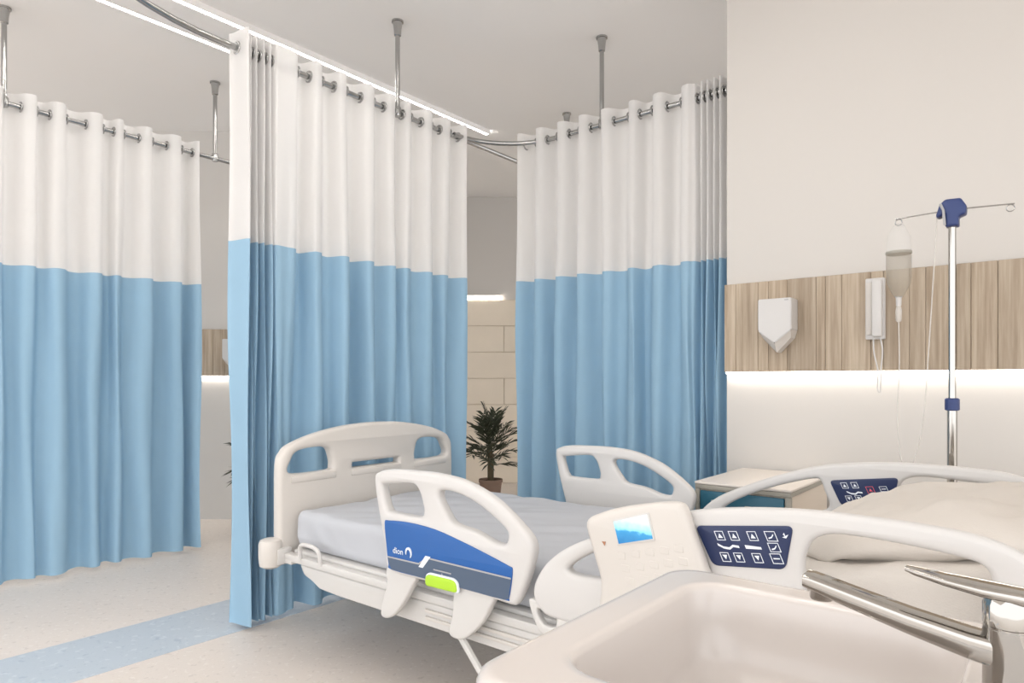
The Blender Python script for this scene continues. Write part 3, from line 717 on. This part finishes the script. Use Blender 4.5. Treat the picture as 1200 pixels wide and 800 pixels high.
# ================================================================== infusion stand
IA, IB = -.298, 2.95
iv = Thing('infusion_stand', 'chrome infusion pole with blue clamp head beside the bed', 'infusion stand', IA, IB)
obj('lower_pole', tube([(IA, IB, .10), (IA, IB, 1.06)], .0165, 16), 'mirror', iv)
obj('upper_pole', tube([(IA, IB, 1.04), (IA, IB, 1.735)], .0125, 16), 'mirror', iv)
obj('collar', lathe([(.018, 1.04), (.024, 1.043), (.024, 1.082), (.019, 1.086)], IA, IB, 18), 'pole_blue', iv)
hd = plate(rounded([(IA - .020, 1.715), (IA + .022, 1.715), (IA + .022, 1.748), (IA + .044, 1.756), (IA + .046, 1.785), (IA + .028, 1.815), (IA - .020, 1.817), (IA - .038, 1.80), (IA - .050, 1.757), (IA - .040, 1.752), (IA - .020, 1.765)], .007), [], IB - .026, IB + .026, 'b', .008)
hk = obj('clamp_head', hd, 'pole_blue', iv)
sub('clamp_lever', tube([(IA - .020, IB - .03, 1.72), (IA - .024, IB - .034, 1.775), (IA - .034, IB - .03, 1.80)], .0045, 8), 'grey', hk)
for s in (-1, 1):
    L = .185
    c = [(IA + s * (L - .012) + .012 * math.cos(q), IB, 1.758 + .012 * math.sin(q)) for q in [2 * math.pi * k / 12 for k in range(13)]]
    bm = tube([(IA + s * .02, IB, 1.779), (IA + s * L, IB, 1.772)], .0028, 8); tube(c, .002, 6, bm=bm)
    obj('hook_arm', bm, 'chrome', iv)
for k in range(5):
    q = 2 * math.pi * k / 5 + .3
    e = (IA + .24 * math.cos(q), IB + .24 * math.sin(q))
    obj('leg', tube([(IA, IB, .105), (IA + .12 * math.cos(q), IB + .12 * math.sin(q), .095), (e[0], e[1], .06)], [.015, .013, .012], 8), 'chrome', iv)
    obj('caster', tube([(e[0] - .01 * math.sin(q), e[1] + .01 * math.cos(q), .028), (e[0] + .01 * math.sin(q), e[1] - .01 * math.cos(q), .028)], .028, 12), 'dark', iv)
BA, BBg = IA - .173, IB
bagt = Thing('infusion_bag', 'clear infusion bag half filled with liquid hanging from the pole', 'infusion bag', BA, BBg, 1.43)
obj('bag_air', lathe([(.012, 1.752), (.020, 1.745), (.030, 1.725), (.040, 1.70), (.043, 1.645)][::-1], BA, BBg, 24), 'bag', bagt)
obj('liquid', lathe([(.012, 1.470), (.022, 1.482), (.040, 1.520), (.0435, 1.545), (.0435, 1.640), (.042, 1.643)], BA, BBg, 24), 'liquid', bagt)
obj('rim_band', lathe([(.0445, 1.636), (.0455, 1.640), (.0445, 1.646)], BA, BBg, 24), 'trim', bagt)
obj('neck', lathe([(.007, 1.435), (.009, 1.44), (.010, 1.468), (.014, 1.474)], BA, BBg, 14), 'plastic', bagt)
obj('drip_chamber', lathe([(.006, 1.375), (.0105, 1.382), (.0115, 1.42), (.008, 1.437)], BA, BBg, 14), 'tube', bagt)
tb = catmull([(BA, BBg, 1.38), (BA + .002, BBg, 1.2), (BA - .004, BBg, .98), (BA + .02, BBg, .80), (BA + .06, BBg, .88), (BA + .085, BBg, 1.05), (BA + .098, BBg, 1.25), (BA + .112, BBg, 1.50), (BA + .122, BBg, 1.70), (BA + .125, BBg, 1.772)], 8, False)
obj('drip_tube', tube(tb, .0024, 6), 'tube', bagt)

# ================================================================== potted palms
def palm(name, label, X, Y, seed, group, scale=1.0, nf=26):
    rnd = random.Random(seed)
    t = Thing(name, label, 'plant', X, Y, 0, group=group, frame='world')
    obj('pot', lathe([(.078, 0), (.082, .01), (.104, .20), (.112, .205), (.112, .232), (.103, .233), (.100, .205)], X, Y, 24), 'pot', t)
    obj('soil', lathe([(.099, .19), (.099, .212)], X, Y, 20), 'soil', t)
    for k in range(4):
        q = k * 1.7; obj('stem', tube([(X + .012 * math.cos(q), Y + .012 * math.sin(q), .205), (X + .016 * math.cos(q), Y + .016 * math.sin(q), .38), (X + .02 * math.cos(q), Y + .02 * math.sin(q), .47 + .03 * k)], [.018, .014, .011], 7), 'stem', t)
    for i in range(nf):
        q = i * 2.4 + rnd.uniform(-.3, .3); f = i / (nf - 1)
        z0 = .36 + .22 * f; el = math.radians(18 + 66 * f + rnd.uniform(-8, 8)); L = rnd.uniform(.26, .36) * scale
        d = Vector((math.cos(q), math.sin(q), 0)); pts = []; p = Vector((X, Y, z0)) + d * .015; e = el
        for k in range(9):
            pts.append(p.copy()); p = p + (d * math.cos(e) + Vector((0, 0, math.sin(e)))) * (L / 8); e -= math.radians(4 + 9 * (1 - f)) * (k / 5)
        bm = tube(pts, [.0045 - .0035 * k / 8 for k in range(9)], 5)
        side = d.cross(Vector((0, 0, 1)))
        for k in range(2, 9):
            dirn = (pts[min(k + 1, 8)] - pts[k - 1]).normalized()
            for s in (-1, 1):
                ll = (.10 + .06 * math.sin(k / 8 * math.pi)) * scale; w_ = .011
                dv_ = (dirn * .75 + side * s * .6 + Vector((0, 0, rnd.uniform(-.15, .12)))).normalized()
                wv = dirn.cross(dv_).cross(dv_).normalized() * w_; dr = Vector((0, 0, -.018 * rnd.random() - .008))
                a_, b_, c_ = pts[k], pts[k] + dv_ * ll * .5, pts[k] + dv_ * ll + dr
                v = [bm.verts.new(x) for x in (a_ - wv * .3, a_ + wv * .3, b_ + wv, c_, b_ - wv)]
                bm.faces.new(v)
        obj('frond', bm, 'leaf', t, smooth=False)
    return t
palm('potted_palm', 'dark green potted palm by the stone wall between the curtains', (575 - 600) / F_PX * 6.3, 6.3, 4, None)
palm('potted_palm', 'potted palm behind the centre curtain with one leaf tip showing', -1.765, 5.0, 9, None)

# ================================================================== washbasin with tap in the foreground
RIMZ = .85
def rrect(x0, x1, y0, y1, r, z, n=8):
    P = []
    for cx, cy, q0 in ((x1 - r, y1 - r, 0), (x0 + r, y1 - r, 90), (x0 + r, y0 + r, 180), (x1 - r, y0 + r, 270)):
        for k in range(n + 1):
            q = math.radians(q0 + 90 * k / n); P.append((cx + r * math.cos(q), cy + r * math.sin(q), z))
    return P
SA0, SA1, SB0, SB1 = -.482, .16, .505, 1.025
IA0, IA1, IB0, IB1 = -.418, -.074, .588, .968
sink = Thing('washbasin', 'white ceramic washbasin in the foreground', 'washbasin', -.16, .77)
R_ = []
def so(i, r, z): R_.append(rrect(SA0 + i, SA1 - i, SB0 + i, SB1 - i, r, z))
def si(i, r, z): R_.append(rrect(IA0 + i, IA1 - i, IB0 + i, IB1 - i, r, z))
so(.13, .05, .66); so(.07, .05, .70); so(.02, .05, .77); so(.006, .05, .805); so(0, .05, .82); so(0, .05, .838); so(.003, .05, .846); so(.009, .045, RIMZ); so(.016, .042, RIMZ)
si(-.012, .060, RIMZ); si(-.005, .058, RIMZ); si(-.001, .056, .8475); si(.002, .055, .840); si(.006, .055, .80); si(.014, .055, .755); si(.030, .055, .728); si(.055, .05, .715); si(.10, .05, .71); si(.15, .02, .708)
obj('bowl', loft(R_, True, True), 'ceramic', sink)
obj('pedestal', lathe([(.12, 0), (.12, .02), (.085, .08), (.075, .35), (.09, .60), (.13, .675)], -.16, .77, 28), 'ceramic', sink)
obj('drain', lathe([(.03, .7075), (.03, .7105), (.022, .711), (.02, .7095)], (IA0 + IA1) / 2, (IB0 + IB1) / 2, 20), 'mirror', sink)
TA, TB = -.034, .772
tap = Thing('basin_tap', 'chrome lever tap on the washbasin rim', 'tap', TA, TB, RIMZ)
obj('body', lathe([(.026, RIMZ), (.026, RIMZ + .006), (.0205, RIMZ + .010), (.0205, .922)], TA, TB, 28), 'mirror', tap)
obj('cap', lathe([(.0195, .922), (.0195, .924), (.0205, .925), (.0205, .944), (.018, .950)], TA, TB, 28), 'mirror', tap)
sp = []
for k, (a, z, w_, h_) in enumerate([(TA + .002, .898, .017, .014), (TA - .03, .902, .017, .013), (TA - .08, .912, .0165, .011), (TA - .13, .924, .016, .0095), (TA - .170, .934, .0155, .008), (TA - .178, .9355, .0145, .0065)]):
    sp.append([(a + q[2] * 0, q[0], q[1]) for q in rrect(TB - w_, TB + w_, z - h_, z + h_, h_ * .55, 0, 4)])
obj('spout', loft(sp), 'mirror', tap)
obj('aerator', lathe([(.011, .916), (.012, .918), (.012, .929)], TA - .162, TB, 16), 'mirror', tap)
lv = []
for a, z, w_, h_ in [(TA + .020, .952, .012, .004), (TA + .012, .953, .019, .0055), (TA - .02, .955, .0185, .005), (TA - .05, .958, .014, .004), (TA - .075, .9615, .009, .003), (TA - .083, .963, .006, .002)]:
    lv.append([(a, q[0], q[1]) for q in rrect(TB - w_, TB + w_, z - h_, z + h_, h_ * .8, 0, 4)])
obj('lever', loft(lv), 'mirror', tap)

# tidy
for o in S.objects:
    if '_base' in o: del o['_base']
